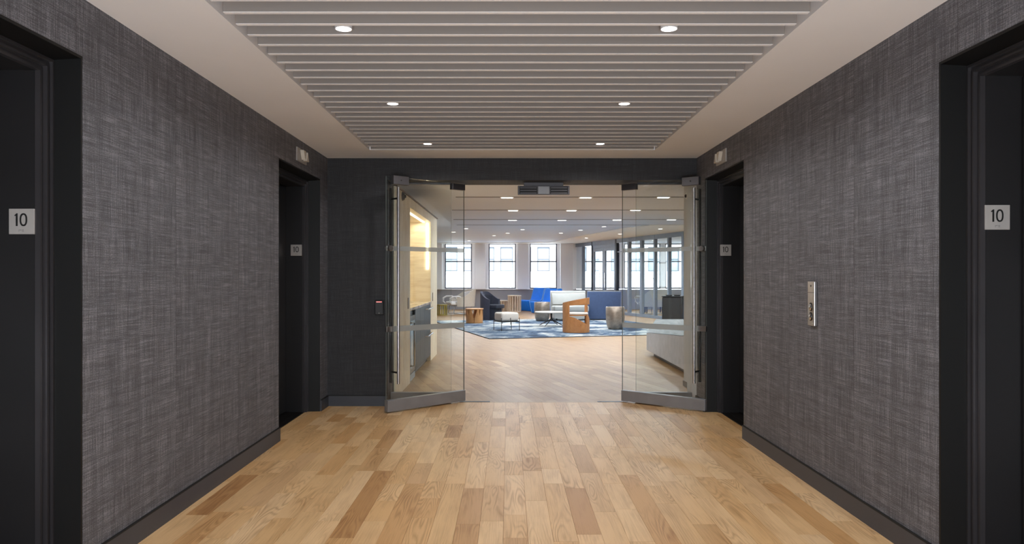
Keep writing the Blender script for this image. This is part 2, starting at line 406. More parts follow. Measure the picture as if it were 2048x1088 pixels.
# ------------------------------------------------------------------ ceiling with recess
RX0, RX1, RY1, RY0 = -1.285, 1.355, 6.84, -2.0
m = MB()
m.box((XL, YB, HC), (RX0, YE, HC+.32)).box((RX1, YB, HC), (XR, YE, HC+.32)).box((RX0, RY1, HC), (RX1, YE, HC+.32)).box((RX0, YB, HC), (RX1, RY0, HC+.32))
m.box((RX0, RY0, HC+.14), (RX1, RY1, HC+.32))
ceil = struct('ceiling', m, 'white_paint', 'warm white lobby ceiling with a long recess of white slats')
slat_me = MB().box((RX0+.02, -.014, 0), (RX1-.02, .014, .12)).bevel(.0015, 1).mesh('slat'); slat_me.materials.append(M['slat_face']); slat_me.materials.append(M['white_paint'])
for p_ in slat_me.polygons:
    if p_.normal.z < -.3: p_.material_index = 1  # white bottoms: light bouncing up from the floor put into the colour
ys = [6.812-.1527*i for i in range(26)]
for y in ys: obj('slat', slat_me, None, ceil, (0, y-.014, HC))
m = MB(); y = ys[-1]-.1527
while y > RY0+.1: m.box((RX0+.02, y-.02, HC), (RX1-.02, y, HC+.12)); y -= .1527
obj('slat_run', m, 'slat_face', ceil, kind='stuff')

# downlights in the lobby
def spot(name, parent, loc, w, size=2.2, blend=.8, col=(1, .955, .91), r=.03):
    l = bpy.data.lights.new(name, 'SPOT'); l.energy = w; l.spot_size = size; l.spot_blend = blend; l.color = col; l.shadow_soft_size = r
    o = bpy.data.objects.new(name, l); C.objects.link(o); o.parent = parent; o.location = loc; return o
can_me = MB().lathe([(.037, .12), (.041, .12), (.041, .003), (.037, .003), (.037, .12)], 28).mesh('housing', True); can_me.materials.append(M['slat_paint'])
lens_me = MB().lathe([(0, .007), (.0365, .007), (.0365, .011), (0, .011)], 28).mesh('lens'); lens_me.materials.append(M['lens'])
spots = [(-.785, 3.51, 'one-recessed'), (.764, 3.51, ''), (-.79, 5.03, ''), (.79, 5.03, ''), (-.72, 6.51, ''), (.815, 6.51, '')]
labs = ['round recessed lobby downlight, nearest on the side of the wall without call plate',
        'round recessed lobby downlight, nearest on the call plate side',
        'round recessed lobby downlight, middle one on the side without call plate',
        'round recessed lobby downlight, middle one on the call plate side',
        'round recessed lobby downlight closest to the glass on the card reader side',
        'round recessed lobby downlight closest to the glass on the call plate side']
def snap(y):   # middle of a gap between two slats
    k = round((6.812-.0763-y-.01)/.1527); return 6.812-.0763-.01-.1527*k
for (x, y, _), lb in zip(spots, labs):
    e = thing('downlight', lb, 'ceiling light', (x, snap(y), HC+.004), group='downlights among the lobby slats')
    obj('housing', can_me, None, e); obj('lens', lens_me, None, e)
    spot('lamp', e, (0, 0, -.004), LOBBY_W*(1.15 if x > 0 else .85), 2.9, .5)
for x, y, w_ in ((-.78, 1.98, 'above the nearest elevator'), (.78, 1.98, 'above the nearest elevator'), (-.78, .45, 'just over the viewer'), (.78, .45, 'just over the viewer'), (-.78, -1.1, 'closest to the tall window'), (.78, -1.1, 'closest to the tall window')):
    e = thing('downlight', 'recessed lobby downlight %s, %s' % (w_, 'call plate side' if x > 0 else 'side without call plate'), 'ceiling light', (x, snap(y), HC+.004), group='downlights overhead and behind')
    obj('housing', can_me, None, e); obj('lens', lens_me, None, e)
    spot('lamp', e, (0, 0, -.004), LOBBY_W*(1.15 if x > 0 else .85), 2.9, .5)

# ------------------------------------------------------------------ floor
def plank_mesh(L, Wd, m, name='plank'):
    c = .0007
    mb = MB().poly([(0,0,0),(L,0,0),(L,Wd,0),(0,Wd,0),(0,0,.018),(L,0,.018),(L,Wd,.018),(0,Wd,.018),(c,c,.02),(L-c,c,.02),(L-c,Wd-c,.02),(c,Wd-c,.02)],
        [(0,3,2,1),(0,1,5,4),(1,2,6,5),(2,3,7,6),(3,0,4,7),(4,5,9,8),(5,6,10,9),(6,7,11,10),(7,4,8,11),(8,9,10,11)])
    me = mb.mesh(name); me.materials.append(M[m]); return me
PW = .122; g = .0003
fl = struct('floor', MB().box((XL-.45, YB, -.12), (XR+.45, YG, -.021)), 'black_line', 'pale oak plank floor of the elevator lobby')
lens_ = [.35, .5, .65, .8, 1.0, 1.25]
pm = {L: plank_mesh(L-g, PW-g, 'oak') for L in lens_}
FX0 = XL-.31; n_p = 0
rows = int((XR+.32-FX0)/PW)+1
rest = MB()
for r in range(rows):
    x = FX0 + r*PW
    y = YG
    first = random.choice([.2, .35, .5, .65, .8])
    while y > 2.9:
        L = random.choice(lens_) if y < YG-.001 else random.choice(lens_[:4])
        outside = (x+PW < XL-.005 or x > XR+.005)
        if not (outside and not any(a-.05 < y and y-L < b for a, b in (LIFTS['L'] if x < 0 else LIFTS['R']))):
            # local X of the plank runs towards the viewer
            o = obj('plank', pm[L], None, fl, (x+PW, y, -.02)); o.rotation_euler.z = -PI/2; o.location.x = x
            n_p += 1
        y -= L
    while y > YB:
        L = random.choice(lens_); y2 = max(YB, y-L)
        rest.box((x, y2, -.02), (x+PW-g, y-g, 0)); y = y2
obj('plank_run', rest, 'oak', fl, kind='stuff')
print('lobby planks', n_p)
# lounge floor, planks turned 16 degrees
A16 = math.radians(106.0)      # direction of the boards
da = Vector((math.cos(A16), math.sin(A16))); db = Vector((math.sin(A16), -math.cos(A16)))
fl2 = struct('floor', MB().box((-6, YG, -.12), (10.5, YW+.2, -.021)), 'black_line', 'paler oak plank floor of the lounge beyond the glass')
LX0, LX1 = -6.0, 10.5
def clip_rect(poly):
    def clip(P, f, inter):
        out = []
        for i in range(len(P)):
            a, b = P[i], P[(i+1) % len(P)]
            fa, fb = f(a), f(b)
            if fa >= 0: out.append(a)
            if (fa >= 0) != (fb >= 0):
                t_ = fa/(fa-fb); out.append(a+(b-a)*t_)
        return out
    for f in (lambda p: p.x-LX0, lambda p: LX1-p.x, lambda p: p.y-YG-.002, lambda p: YW-p.y):
        poly = clip(poly, f, None)
        if len(poly) < 3: return None
    return poly
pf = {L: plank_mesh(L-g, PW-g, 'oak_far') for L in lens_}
cnt2 = 0; rest2 = MB()
for k in range(-150, 260):
    s0 = k*PW; t_ = -30 + random.random()*1.2
    while t_ < 36:
        L = random.choice(lens_)
        o2 = db*s0 + da*t_
        cs = [o2, o2+da*(L-g), o2+da*(L-g)+db*(PW-g), o2+db*(PW-g)]
        t_ += L
        cs = [c+Vector((0, 16)) for c in cs]
        P = clip_rect(cs)
        if not P: continue
        whole = len(P) == 4 and all((P[i]-cs[i]).length < 1e-6 for i in range(4))
        cx = sum(p.x for p in P)/len(P); cy = sum(p.y for p in P)/len(P)
        near = cy < 10.9 and abs(cx*1480/cy) < 330 and -1.15 < cx < 2.25 and cnt2 < 290
        if near and whole:
            ang = math.atan2(da.y, da.x)
            # plank local Y points to the left of its X; shift the origin
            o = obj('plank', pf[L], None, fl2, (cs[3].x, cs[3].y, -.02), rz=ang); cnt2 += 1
            # left of da is -db
        elif near:
            n = len(P)
            mb = MB(); mb.prism([(p.x-cx, p.y-cy) for p in P], -.02, 0, 'z')
            mb.xform(Matrix.Rotation(-math.atan2(da.y, da.x), 4, 'Z'))
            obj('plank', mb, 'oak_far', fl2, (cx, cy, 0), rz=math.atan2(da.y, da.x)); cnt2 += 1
        elif cy < 24 or abs(cx) < 8:
            rest2.prism([(p.x, p.y) for p in P], -.02, 0, 'z')
rest2.xform(Matrix.Rotation(-A16, 4, 'Z'))
o = obj('plank_run', rest2, 'oak_far', fl2, kind='stuff'); o.rotation_euler.z = A16
print('lounge planks', cnt2)

# ------------------------------------------------------------------ elevators
def elevator(n, X, s, y0, y1, label):
    e = sempty('door_%d' % n, (X, 0, 0), label=label)
    prof_rev = [(0, 0), (.112, 0), (.112, -.02), (0, -.02)]
    def sweep(prof):
        mb = MB(); cols = []
        for d, w in prof:
            cols.append([(s*d, y0+w, 0), (s*d, y0+w, HE-w), (s*d, y1-w, HE-w), (s*d, y1-w, 0)])
        vs = [[mb.bm.verts.new(p) for p in c] for c in cols]; n_ = len(vs)
        for i in range(n_):
            a, b = vs[i], vs[(i+1) % n_]
            for j in range(3): mb.bm.faces.new((a[j], b[j], b[j+1], a[j+1]))
        mb.bm.faces.new([v[0] for v in vs]); mb.bm.faces.new([v[3] for v in vs][::-1])
        return mb
    obj('reveal', sweep([(.001, 0), (.112, 0), (.112, .02), (.001, .012)]), 'black_reveal', e)
    obj('frame', sweep([(.112, 0), (.112, .022), (.106, .022), (.106, .032), (.122, .032), (.122, .046), (.114, .046), (.114, .056), (.134, .056), (.134, .068), (.128, .068), (.128, .08), (.15, .08), (.15, -.01), (.115, -.01)]), 'black_rib', e)
    obj('jamb', sweep([(.151, .08), (.36, .08), (.36, .0), (.151, 0)]), 'black_panel', e)
    ym = (y0+y1)/2
    for k, (a, b) in enumerate(((y0+.085, ym-.004), (ym+.004, y1-.085))):
        xa, xb = (.30, .335) if k else (.315, .35)
        mb = MB().box((min(s*xa, s*xb), a, .012), (max(s*xa, s*xb), b, HE-.085)).bevel(.004, 1)
        obj('door_panel', mb, 'black_panel', e)
    obj('sill', MB().box((min(s*.13, s*.36), y0+.08, -.019), (max(s*.13, s*.36), y1-.08, .006)).box((min(s*.2, s*.21), y0+.08, .0), (max(s*.2, s*.21), y1-.08, .009)), 'dark_metal', e)
    obj('shaft_lining', MB().box((min(s*.36, s*.40), y0-.05, 0), (max(s*.36, s*.40), y1+.05, HE+.05)), 'black_line', e)
    return e
elevator(1, XL, -1, *LIFTS['L'][0], 'black elevator entrance nearest the viewer opposite the call plate wall')
elevator(2, XL, -1, *LIFTS['L'][1], 'black elevator entrance beside the card reader wall')
elevator(3, XR, 1, *LIFTS['R'][0], 'black elevator entrance nearest the viewer on the call plate wall')
elevator(4, XR, 1, *LIFTS['R'][1], 'black elevator entrance beside the open glass door on the call plate wall')

# floor number plates
def digits():
    mb = MB(); T = .0012
    h = .052
    # figure 1
    mb.prism([(-.0225, -h/2), (-.0153, -h/2), (-.0153, h/2), (-.0195, h/2), (-.0285, h/2-.0075), (-.0265, h/2-.0115), (-.0225, h/2-.009)], 0, T, 'y')
    # figure 0: ring
    n = 36; out = []; inn = []
    for i in range(n):
        a = 2*PI*i/n; ca, sa = math.cos(a), math.sin(a)
        f = lambda r: math.copysign(abs(r)**.86, r)
        out.append((.0085+.0155*f(ca), .0265*f(sa))); inn.append((.0085+.0092*f(ca), .0198*f(sa)))
    for i in range(n):
        j = (i+1) % n
        mb.prism([out[i], out[j], inn[j], inn[i]], 0, T, 'y')
    mb.xform(Matrix.Scale(-1, 4, (0, 1, 0)))
    return mb.mesh('floor_number')
num_me = digits(); num_me.materials.append(M['sign_black'])
br = MB()
for (x, z) in ((-.010, -.0), (-.010, -.005), (-.006, .0), (-.002, .0), (.004, 0), (.008, -.005), (.004, -.005), (.008, 0.0)):
    br.box((x-.001, -.0008, z-.036), (x+.001, 0, z-.034))
br_me = br.mesh('braille'); br_me.materials.append(M['patch_metal'])
pl_me = MB().box((-.052, 0, -.052), (.052, .007, .052)).bevel(.001, 1).mesh('plate'); pl_me.materials.append(M['sign_metal'])
for X, y, z, lb in ((XL-.20, 3.109-.08, 1.505, 'square metal floor plate reading 10 on the nearest elevator jamb, opposite the call plate wall'),
                (XL-.203, 7.03-.08, 1.527, 'square metal floor plate reading 10 on the elevator jamb beside the card reader wall'),
                (XR+.197, 3.197-.08, 1.529, 'square metal floor plate reading 10 on the nearest jamb of the call plate wall'),
                (XR+.172, 7.005-.08, 1.526, 'square metal floor plate reading 10 on the jamb beside the open glass door')):
    e = thing('floor_sign', lb, 'sign', (X, y-.0072, z), group='floor number plates')
    obj('plate', pl_me, None, e); obj('floor_number', num_me, None, e, (0, -.0002, .007)); obj('braille', br_me, None, e)

# hall lanterns
for X, s, ya, lb in ((XL, 1, 6.23, 'small metal elevator arrow lantern above the portal by the card reader wall'), (XR, -1, 6.30, 'small metal elevator arrow lantern above the portal on the call plate wall')):
    e = thing('hall_lantern', lb, 'indicator light', (X, ya, 2.26), group='elevator arrow lanterns')
    obj('backplate', MB().box((min(0, s*.012), 0, 0), (max(0, s*.012), .29, .115)).bevel(.002, 1), 'sign_metal', e)
    for k, tri in enumerate((((.075, .1), (.15, .1), (.1125+.01, .02)), ((.175, .02), (.25, .02), (.205, .1)))):
        mb = MB().prism([(p[0], p[1]) for p in tri], s*.012, s*.045, 'x').bevel(.003, 1)
        obj('arrow_lens', mb, 'lamp_glass', e)

# call plate
e = thing('call_plate', 'tall brushed steel elevator call plate with two oval buttons', 'button panel', (XR, 4.505, 1.115))
obj('faceplate', MB().box((-.018, -.05, -.135), (-.0005, .05, .135)).bevel(.003, 2), 'steel', e)
for z in (-.02, -.078):
    b = MB().lathe([(0, 0), (.017, 0), (.017, .005), (.013, .009), (0, .010)], 24); b.xform(Matrix.Translation((-.018, 0, z)) @ Matrix.Rotation(-PI/2, 4, 'Y') @ Matrix.Scale(1.25, 4, (1, 0, 0)))
    ob = obj('button', b, 'chrome', e, smooth=True)
    r_ = MB().lathe([(.017, 0), (.021, 0), (.021, .0035), (.017, .0035), (.017, 0)], 24); r_.xform(Matrix.Translation((-.018, 0, z)) @ Matrix.Rotation(-PI/2, 4, 'Y') @ Matrix.Scale(1.25, 4, (1, 0, 0)))
    obj('bezel', r_, 'dark_metal', ob)
k_ = MB().lathe([(0, 0), (.006, 0), (.006, .002), (0, .002)], 16); k_.xform(Matrix.Translation((-.018, 0, .108)) @ Matrix.Rotation(-PI/2, 4, 'Y'))
obj('keyhole', k_, 'dark_metal', e)
obj('engraved_line', MB().box((-.0185, -.046, .066), (-.018, .046, .069)), 'patch_metal', e)

# card reader
e = thing('card_reader', 'small black card reader with a red light bar beside the glass', 'card reader', (-1.275, YE, .974))
obj('body', MB().box((-.043, -.03, -.072), (.043, 0, .072)).bevel(.006, 2), 'black_metal', e)
obj('light_bar', MB().box((-.026, -.0325, .052), (.026, -.0295, .059)), 'red_led', e)
obj('indicator', MB().box((-.004, -.0325, -.058), (.004, -.0295, -.052)), 'sign_metal', e)

# ------------------------------------------------------------------ glass front
def sidelight(n, x0, x1, label):
    e = sempty('window_%d' % n, (0, YG, 0), label=label)
    obj('pane', MB().box((x0+.004, -.006, .105), (x1, .006, HO-.02)), 'glass', e)
    obj('pane_edge', MB().box((x1-.001 if n == 1 else x0+.003, -.0062, .105), (x1+.0005 if n == 1 else x0+.0045, .0062, HO-.02)), 'glass_edge', e)
    obj('bottom_rail', MB().box((x0, -.025, 0), (x1, .025, .105)).bevel(.003, 1), 'rail_steel', e)
    obj('top_channel', MB().box((x0, -.02, HO-.02), (x1, .02, HO)), 'patch_metal', e)
    return e
sidelight(1, OX0, -.583, 'fixed clear glass sidelight next to the card reader wall')
e = sempty('window_2', (0, YG, 0), label='fixed clear glass sidelight next to the call plate wall')
obj('pane', MB().box((1.297, -.006, .105), (XR-.004, .006, HO-.02)), 'glass', e)
obj('pane_edge', MB().box((1.2955, -.0062, .105), (1.297, .0062, HO-.02)), 'glass_edge', e)
obj('bottom_rail', MB().box((1.296, -.025, 0), (XR, .025, .105)).bevel(.003, 1), 'rail_steel', e)
obj('top_channel', MB().box((1.296, -.02, HO-.02), (XR, .02, HO)), 'patch_metal', e)

def glass_door(n, px, hand, free, label):
    """leaf in local coords: local +X runs from pivot to free edge"""
    fx, fy = free
    ang = math.atan2(fy-YG, fx-px); L = math.hypot(fx-px, fy-YG); hb = .07
    e = sempty('door_%d' % n, (px, YG, 0), ang, label)
    obj('pane', MB().box((-hb, -.006, .118), (L, .006, HO-.012)), 'glass', e)
    obj('pane_edge', MB().box((-hb-.0012, -.0062, .118), (-hb, .0062, HO-.012)).box((L, -.0062, .118), (L+.0012, .0062, HO-.012)), 'glass_edge', e)
    obj('bottom_rail', MB().box((-hb, -.028, .012), (L, .028, .12)).bevel(.004, 2), 'rail_steel', e)
    obj('top_patch', MB().box((-hb, -.024, HO-.075), (.095, .024, HO-.014)).bevel(.003, 1), 'patch_metal', e)
    front = hand           # side that faces the viewer
    for z, h in ((1.545, .042), (.785, .052)):
        obj('frosted_band', MB().box((-hb, -.0075, z-h/2), (L, .0075, z+h/2)), 'frost', e, label='frosted white band')
    # armature plate of the magnetic lock
    a = MB().box((L-.23, min(0, front*.045), HO-.085), (L-.055, max(0, front*.045), HO-.004)).bevel(.003, 1)
    ap = obj('lock_armature', a, 'patch_metal', e)
    s_ = MB().lathe([(0, 0), (.007, 0), (.007, .003), (0, .003)], 12); s_.xform(Matrix.Translation((L-.14, front*.045, HO-.045)) @ Matrix.Rotation(-front*PI/2, 4, 'X'))
    obj('screw', s_, 'black_line', ap)
    # pull handles on both faces
    for sd in (1, -1):
        mb = MB().tube([(L-.095, sd*.062, .27), (L-.095, sd*.062, 2.12)], .0135, 14)
        hd = obj('pull_handle', mb, 'steel' if sd == front else 'dark_metal', e, smooth=True)
        for z in (.375, 2.015):
            obj('standoff', MB().tube([(L-.095, sd*.006, z), (L-.095, sd*.055, z)], .009, 10), 'dark_metal', hd, smooth=True)
    # round edge lock and square lock
    for z, r in ((1.545, .028),):
        mb = MB().lathe([(0, -.035), (r*.8, -.035), (r, -.028), (r, .028), (r*.8, .035), (0, .035)], 20); mb.xform(Matrix.Translation((L-.035, 0, z)) @ Matrix.Rotation(PI/2, 4, 'X'))
        obj('edge_lock', mb, 'steel', e, smooth=True)
    obj('lock_case', MB().box((L-.075, -.014, .76), (L+.002, .014, .81)).bevel(.002, 1), 'steel', e)
    return e
glass_door(5, -.508, 1, (-1.146, 6.925), 'open clear glass door in front of the pale wood millwork')
glass_door(6, 1.22, -1, (1.868, 6.985), 'open clear glass door on the call plate side')
# magnetic lock
e = thing('magnetic_lock', 'grey double magnetic lock hanging from the opening head', 'door lock', (.356, YG-.02, HO))
obj('housing', MB().box((-.262, -.025, -.125), (.262, .025, -.035)).box((-.2, -.01, -.036), (.2, .01, 0)).bevel(.002, 1), 'patch_metal', e)
for x in (-.155, .155):
    mb = MB()
    for z in (-.112, -.086, -.060): mb.box((x-.082, -.029, z-.002), (x+.082, -.025, z+.008))
    mg = obj('magnet', mb, 'patch_metal', e)
    obj('magnet_recess', MB().box((x-.09, -.0265, -.117), (x+.09, -.0245, -.045)), 'black_line', mg)
obj('cover', MB().box((-.055, -.028, -.118), (.055, -.025, -.042)).bevel(.001, 1), 'rail_steel', e)
# pivot floor plates
for x0, x1, lb in ((-.50, -.19, 'thin metal pivot plate in the floor beside the door on the millwork side'), (.91, 1.22, 'thin metal pivot plate in the floor beside the door on the call plate side')):
    o = obj('pivot_plate', MB().box((x0, YG+.02, -.002), (x1, YG+.07, .003)).box((x0+.02, YG+.03, .003), (x0+.04, YG+.06, .0045)), 'dark_metal'); tag(o, lb, 'floor plate', 'pivot plates in the floor')

# ------------------------------------------------------------------ lounge shell
# ceiling with slots
e = struct('ceiling', MB().box((-6, 7.70, HL), (10.5, YW+.3, HL+.25)).box((-6, 7.50, HC+.3), (10.5, 7.75, HL+.25)), 'lounge_ceiling', 'grey lounge ceiling with dark linear slots')
for y, x0, x1 in ((12.05, -.86, 5), (14.4, -1.1, 6), (16.8, -1.25, 6), (18.55, -1.3, 6)):
    obj('slot', MB().box((x0, y-.035, HL-.004), (x1, y+.035, HL+.01)), 'slot', e)
# cream soffit beside the glazed partition
PA = Vector((2.65, 28.8)); PB = Vector((4.95, 20.95)); pd = (PB-PA).normalized(); pn = Vector((pd.y, -pd.x))   # pn points away from the lounge? fixed below
if pn.x > 0: pn = -pn                     # towards the lounge
PLEN = 15.5
PE = PA + pd*PLEN
def proj_line(a, b): return a
mb = MB()
def at(px, y): return ((px-1017)/1480*y, y)
sof = [(1.45, YW), (2.62, YW)] + [tuple(PA+pd*10.7), ] + [(6.1, 18.5), (3.7, 18.5), (3.1, 19.75)]
sof = [(-4.9, YW-.0), (2.66, YW), (5.68, 18.45), (3.55, 18.45), (3.02, 19.8), (1.55, 27.6), (-.4, 28.3), (-4.9, 28.3)]
mb.prism(sof, HL-.02, HL-.0005, 'z')
obj('soffit', mb, 'lounge_soffit', e, label='cream white soffit')

struct('wall_left', MB().box((-6.2, 7.5, 0), (-5.0, YW, HL)), 'lounge_white', 'white lounge wall hidden behind the millwork')
struct('wall_right', MB().box((10.3, 7.5, 0), (10.5, YW, HL)), 'lounge_white', 'white wall at the far side of the glazed room')
struct('wall_back', MB().box((-5.0, 7.701, 0), (-1.82, 7.75, HL)).box((2.3, 7.701, 0), (10.3, 7.75, HL)), 'lounge_white', 'lounge side of the wall around the opening')
# wall return to the right just beyond the glass
e = sempty('wall_side', (0, 0, 0), label='narrow light grey wall return beyond the glass on the call plate side')
obj('return', MB().box((2.06, 7.702, 0), (2.30, 8.69, HL)), 'return_grey', e)
obj('base', MB().box((2.05, 7.702, 0), (2.06, 8.70, .06)), 'patch_metal', e)
# header between lobby and lounge ceiling
# window wall
wins = [-5.27+1.658*i for i in range(1, 9)]      # -3.61, -1.95, -.295, 1.36, 3.02 ...
wins = [-3.60, -1.956, -.243, 1.362, 3.62, 5.22, 6.82, 8.42]
WWS = [1.06]*4+[1.42]*4
WW = 1.06; Z0, Z1 = .80, 2.56
m = MB(); lo = MB()
m.box((-6, YW, Z1), (10.5, YW+.3, HL+.1))
lo.box((-6, YW, 0), (10.5, YW+.3, Z0-.03)); 
x = -6
for w, ww in zip(wins, WWS):
    m.box((x, YW, Z0), (w-ww/2, YW+.3, Z1)); x = w+ww/2
m.box((x, YW, Z0), (10.5, YW+.3, Z1))
struct('wall_window', m, 'lounge_white', 'far white wall of the lounge between the windows')
e2 = struct('wall_window', lo, 'grey_wall', 'grey lower wall under the lounge windows')
for i in range(3):
    a = wins[i]+WW/2; b = wins[i+1]-WW/2; c = (a+b)/2
    o = struct('trim_%d' % (i+1), MB().box((c-.21, YW-.22, Z0-.02), (c+.21, YW, HL-.001)).bevel(.01, 1), 'lounge_white', 'pale pier between two lounge windows')
struct('trim_9', MB().box((-6, YW-.04, Z0-.03), (2.6, YW, Z0-.001)), 'lounge_white', 'white window sill ledge along the lounge windows')
wl = ['far lounge window hidden behind the millwork', 'far lounge window above the pale armchair', 'far lounge window in the middle above the charcoal chair',
      'far lounge window above the bright blue chairs', 'window seen through the partition doors', 'window behind the glazed partition above the grey armchair',
      'window behind the glazed partition above the woven block', 'last window behind the glazed partition']
def window(n, w, label, WW):
    e = sempty('window_%d' % n, (w, YW+.1, 0), label=label)
    m = MB(); h = WW/2
    m.box((-h, -.05, Z0), (-h+.04, .05, Z1)).box((h-.04, -.05, Z0), (h, .05, Z1)).box((-h+.04, -.05, Z0), (h-.04, .05, Z0+.05)).box((-h+.04, -.05, Z1-.03), (h-.04, .05, Z1))
    obj('frame', m, 'win_dark', e)
    obj('meeting_rail', MB().box((-h+.04, -.045, 1.84), (h-.04, .045, 1.885)), 'win_dark', e)
    obj('pane', MB().box((-h+.04, -.004, Z0+.05), (h-.04, .004, 1.84)), 'glass', e)
    obj('pane', MB().box((-h+.04, .01, 1.885), (h-.04, .018, Z1-.03)), 'glass', e)
for i, w in enumerate(wins): window(3+i, w, wl[i], WWS[i])
# pier at the partition start
struct('trim_20', MB().box((2.0, YW-.35, 0), (2.50, YW, HL-.001)).bevel(.01, 1), 'lounge_white', 'white column where the glazed partition meets the windows')

# glazed partition
pang = math.atan2(pd.y, pd.x)
e = thing('glass_partition', 'long glazed partition with blue-grey steel frames beside the lounge', 'partition', (PA.x, PA.y, 0), pang)
def tpx(px):           # distance along the partition where the given pixel column hits it
    k = (px-1017)/1480
    return (PA.x-k*PA.y)/(k*pd.y-pd.x)
posts = [(1149, .12, 'partition_dark'), (1167, .09, 'partition'), (1186, .10, 'partition_dark'), (1234, .12, 'partition_dark'), (1259, .12, 'partition'), (1284.5, .12, 'partition'), (1311, .08, 'partition'), (1339, .08, 'partition'), (1368, .12, 'partition')]
ts = [tpx(p[0]) for p in posts]
ts_all = list(zip(ts, posts))
step = ts[-1]-ts[-2]
t_ = ts[-1]+1.1
while t_ < PLEN: ts_all.append((t_, (0, .12, 'partition'))); t_ += 1.1
HH = 2.42
for t_, (p, w, mm) in ts_all:
    obj('post', MB().box((t_-w/2, -.05, 0), (t_+w/2, .05, HL-.021)), mm, e)
obj('header', MB().box((0, -.045, HH), (PLEN, .045, HL-.021)), 'partition', e)
d0, d1 = ts[2], ts[3]
obj('base_rail', MB().box((0, -.045, 0), (d0, .045, .09)).box((d1, -.045, 0), (PLEN, .045, .09)), 'partition', e)
prev = 0
for i, (t_, _) in enumerate(ts_all):
    if i and i != 3:
        a, b = ts_all[i-1][0]+.05, t_-.05
        obj('pane', MB().box((a, -.006, .09), (b, .006, HH)), 'part_glass', e)
        obj('glazing_bar', MB().box((a, -.02, 2.10), (b, .02, 2.13)), 'partition', e) if i > 3 else None
# double door in the partition
for k, (a, b) in enumerate(((d0+.055, (d0+d1)/2-.004), ((d0+d1)/2+.004, d1-.065))):
    d = sempty('door_%d' % (7+k), (PA.x, PA.y, 0), pang, 'glazed leaf of the partition double door, %s' % ('next to the window wall' if k == 0 else 'nearer the woven block'))
    m = MB().box((a, -.03, .01), (a+.11, .03, 2.30)).box((b-.11, -.03, .01), (b, .03, 2.30)).box((a+.11, -.03, .01), (b-.11, .03, .16)).box((a+.11, -.03, 2.18), (b-.11, .03, 2.30))
    obj('frame', m, 'partition', d)
    obj('pane', MB().box((a+.11, -.005, .16), (b-.11, .005, 2.18)), 'part_glass', d)
    x = b-.19 if k == 0 else a+.19; x2 = b-.05 if k == 0 else a+.05
    yy = -.09 if pn.dot(Vector((-pd.y, pd.x))) < 0 else .09
    obj('pull_handle', MB().tube([(x2, yy*.3, 1.42), (x, yy, 1.42), (x, yy, .88), (x2, yy*.3, .88)], .014, 8), 'chrome', d)
obj('transom', MB().box((d0+.05, -.03, 2.305), (d1-.06, .03, HH)), 'partition', e)

# ------------------------------------------------------------------ outside
struct('ground', MB().box((-60, YW+.5, -31), (60, 120, -30)), 'street', 'street far below the windows')
e = thing('office_building', 'white building across the street with double-hung windows', 'building', (0, 38, -30))
m = MB(); fw = .66; zs = [(31.54, 32.80)]
for st in range(-8, 12): pass
xs = [-9.6+.95*i for i in range(22)]
m.box((-40, .0, 0), (40, .3, 31.54)); m.box((-40, 0, 32.80), (40, .3, 46))
x = -40
for w in xs:
    m.box((x, 0, 31.54), (w-fw/2, .3, 32.80)); x = w+fw/2
m.box((x, 0, 31.54), (40, .3, 32.80)); m.box((-40, .3, 0), (40, 12, 46))
m.box((-12, -.06, 31.44), (14, 0, 31.54))
obj('facade', m, 'facade', e)
wf = MB().box((-fw/2, .08, 0), (-fw/2+.05, .16, 1.26)).box((fw/2-.05, .08, 0), (fw/2, .16, 1.26)).box((-fw/2+.05, .08, 0), (fw/2-.05, .16, .05)).box((-fw/2+.05, .08, 1.20), (fw/2-.05, .16, 1.26)).box((-fw/2+.05, .08, .60), (fw/2-.05, .16, .65)).mesh('window'); wf.materials.append(M['facade_frame'])
wp = MB().box((-fw/2+.05, .12, .05), (fw/2-.05, .13, .6)).box((-fw/2+.05, .10, .65), (fw/2-.05, .11, 1.2)).mesh('pane'); wp.materials.append(M['facade_pane'])
for w in xs:
    f = obj('window', wf, None, e, (w, 0, 31.54)); obj('pane', wp, None, f)

# unseen round lights added to brighten the dark glazed room
room = [(5.2, 26.6), (7.4, 26.6), (6.4, 23.4), (8.6, 23.4), (7.6, 20.2), (8.6, 16.5), (3.5, 13.5), (5.5, 14.5)]
# lounge downlights
dl = [(1014, 394, 1), (1171, 394, 1), (1327, 393.5, 1), (1026, 420, 1), (1143, 420, 1), (1271, 419.5, 1), (1025, 439.5, 1), (1124, 439.5, 1), (1234, 439, 1), (1343, 438.5, 1),
      (1208, 453, 0), (1321, 456, 0), (1240, 466.5, 0), (1173, 474.5, 0), (1161, 460, 0), (1122, 466, 0), (1015, 466, 0), (907, 464, 0), (932, 457, 0), (1045, 459, 2), (988, 471, 2), (938, 481, 2)]  # last three are added lamps standing in for reflected glints on the ceiling
names = ['first slot, above the magnetic lock', 'first slot, above the blue panel', 'first slot, above the woven block', 'second slot, above the pale stools', 'second slot, above the sculptural wood chair', 'second slot, above the call side door',
         'third slot, above the ottoman', 'third slot, above the grey sofa', 'third slot, above the metal drum by the partition', 'third slot, above the reception desk']
can2 = MB().lathe([(.055, .0), (.075, .0), (.075, -.008), (.055, -.006), (.055, 0)], 20).mesh('trim_ring', True); can2.materials.append(M['lounge_white'])
len2 = MB().lathe([(0, -.001), (.055, -.001), (.055, -.004), (0, -.004)], 20).mesh('lens'); len2.materials.append(M['lens'])
sq = MB().box((-.11, -.05, -.008), (.11, .05, 0)).bevel(.002, 1).mesh('trim_ring'); sq.materials.append(M['lounge_white'])
lsq = MB().box((-.09, -.04, -.012), (.09, .04, -.008)).mesh('lens'); lsq.materials.append(M['lens'])
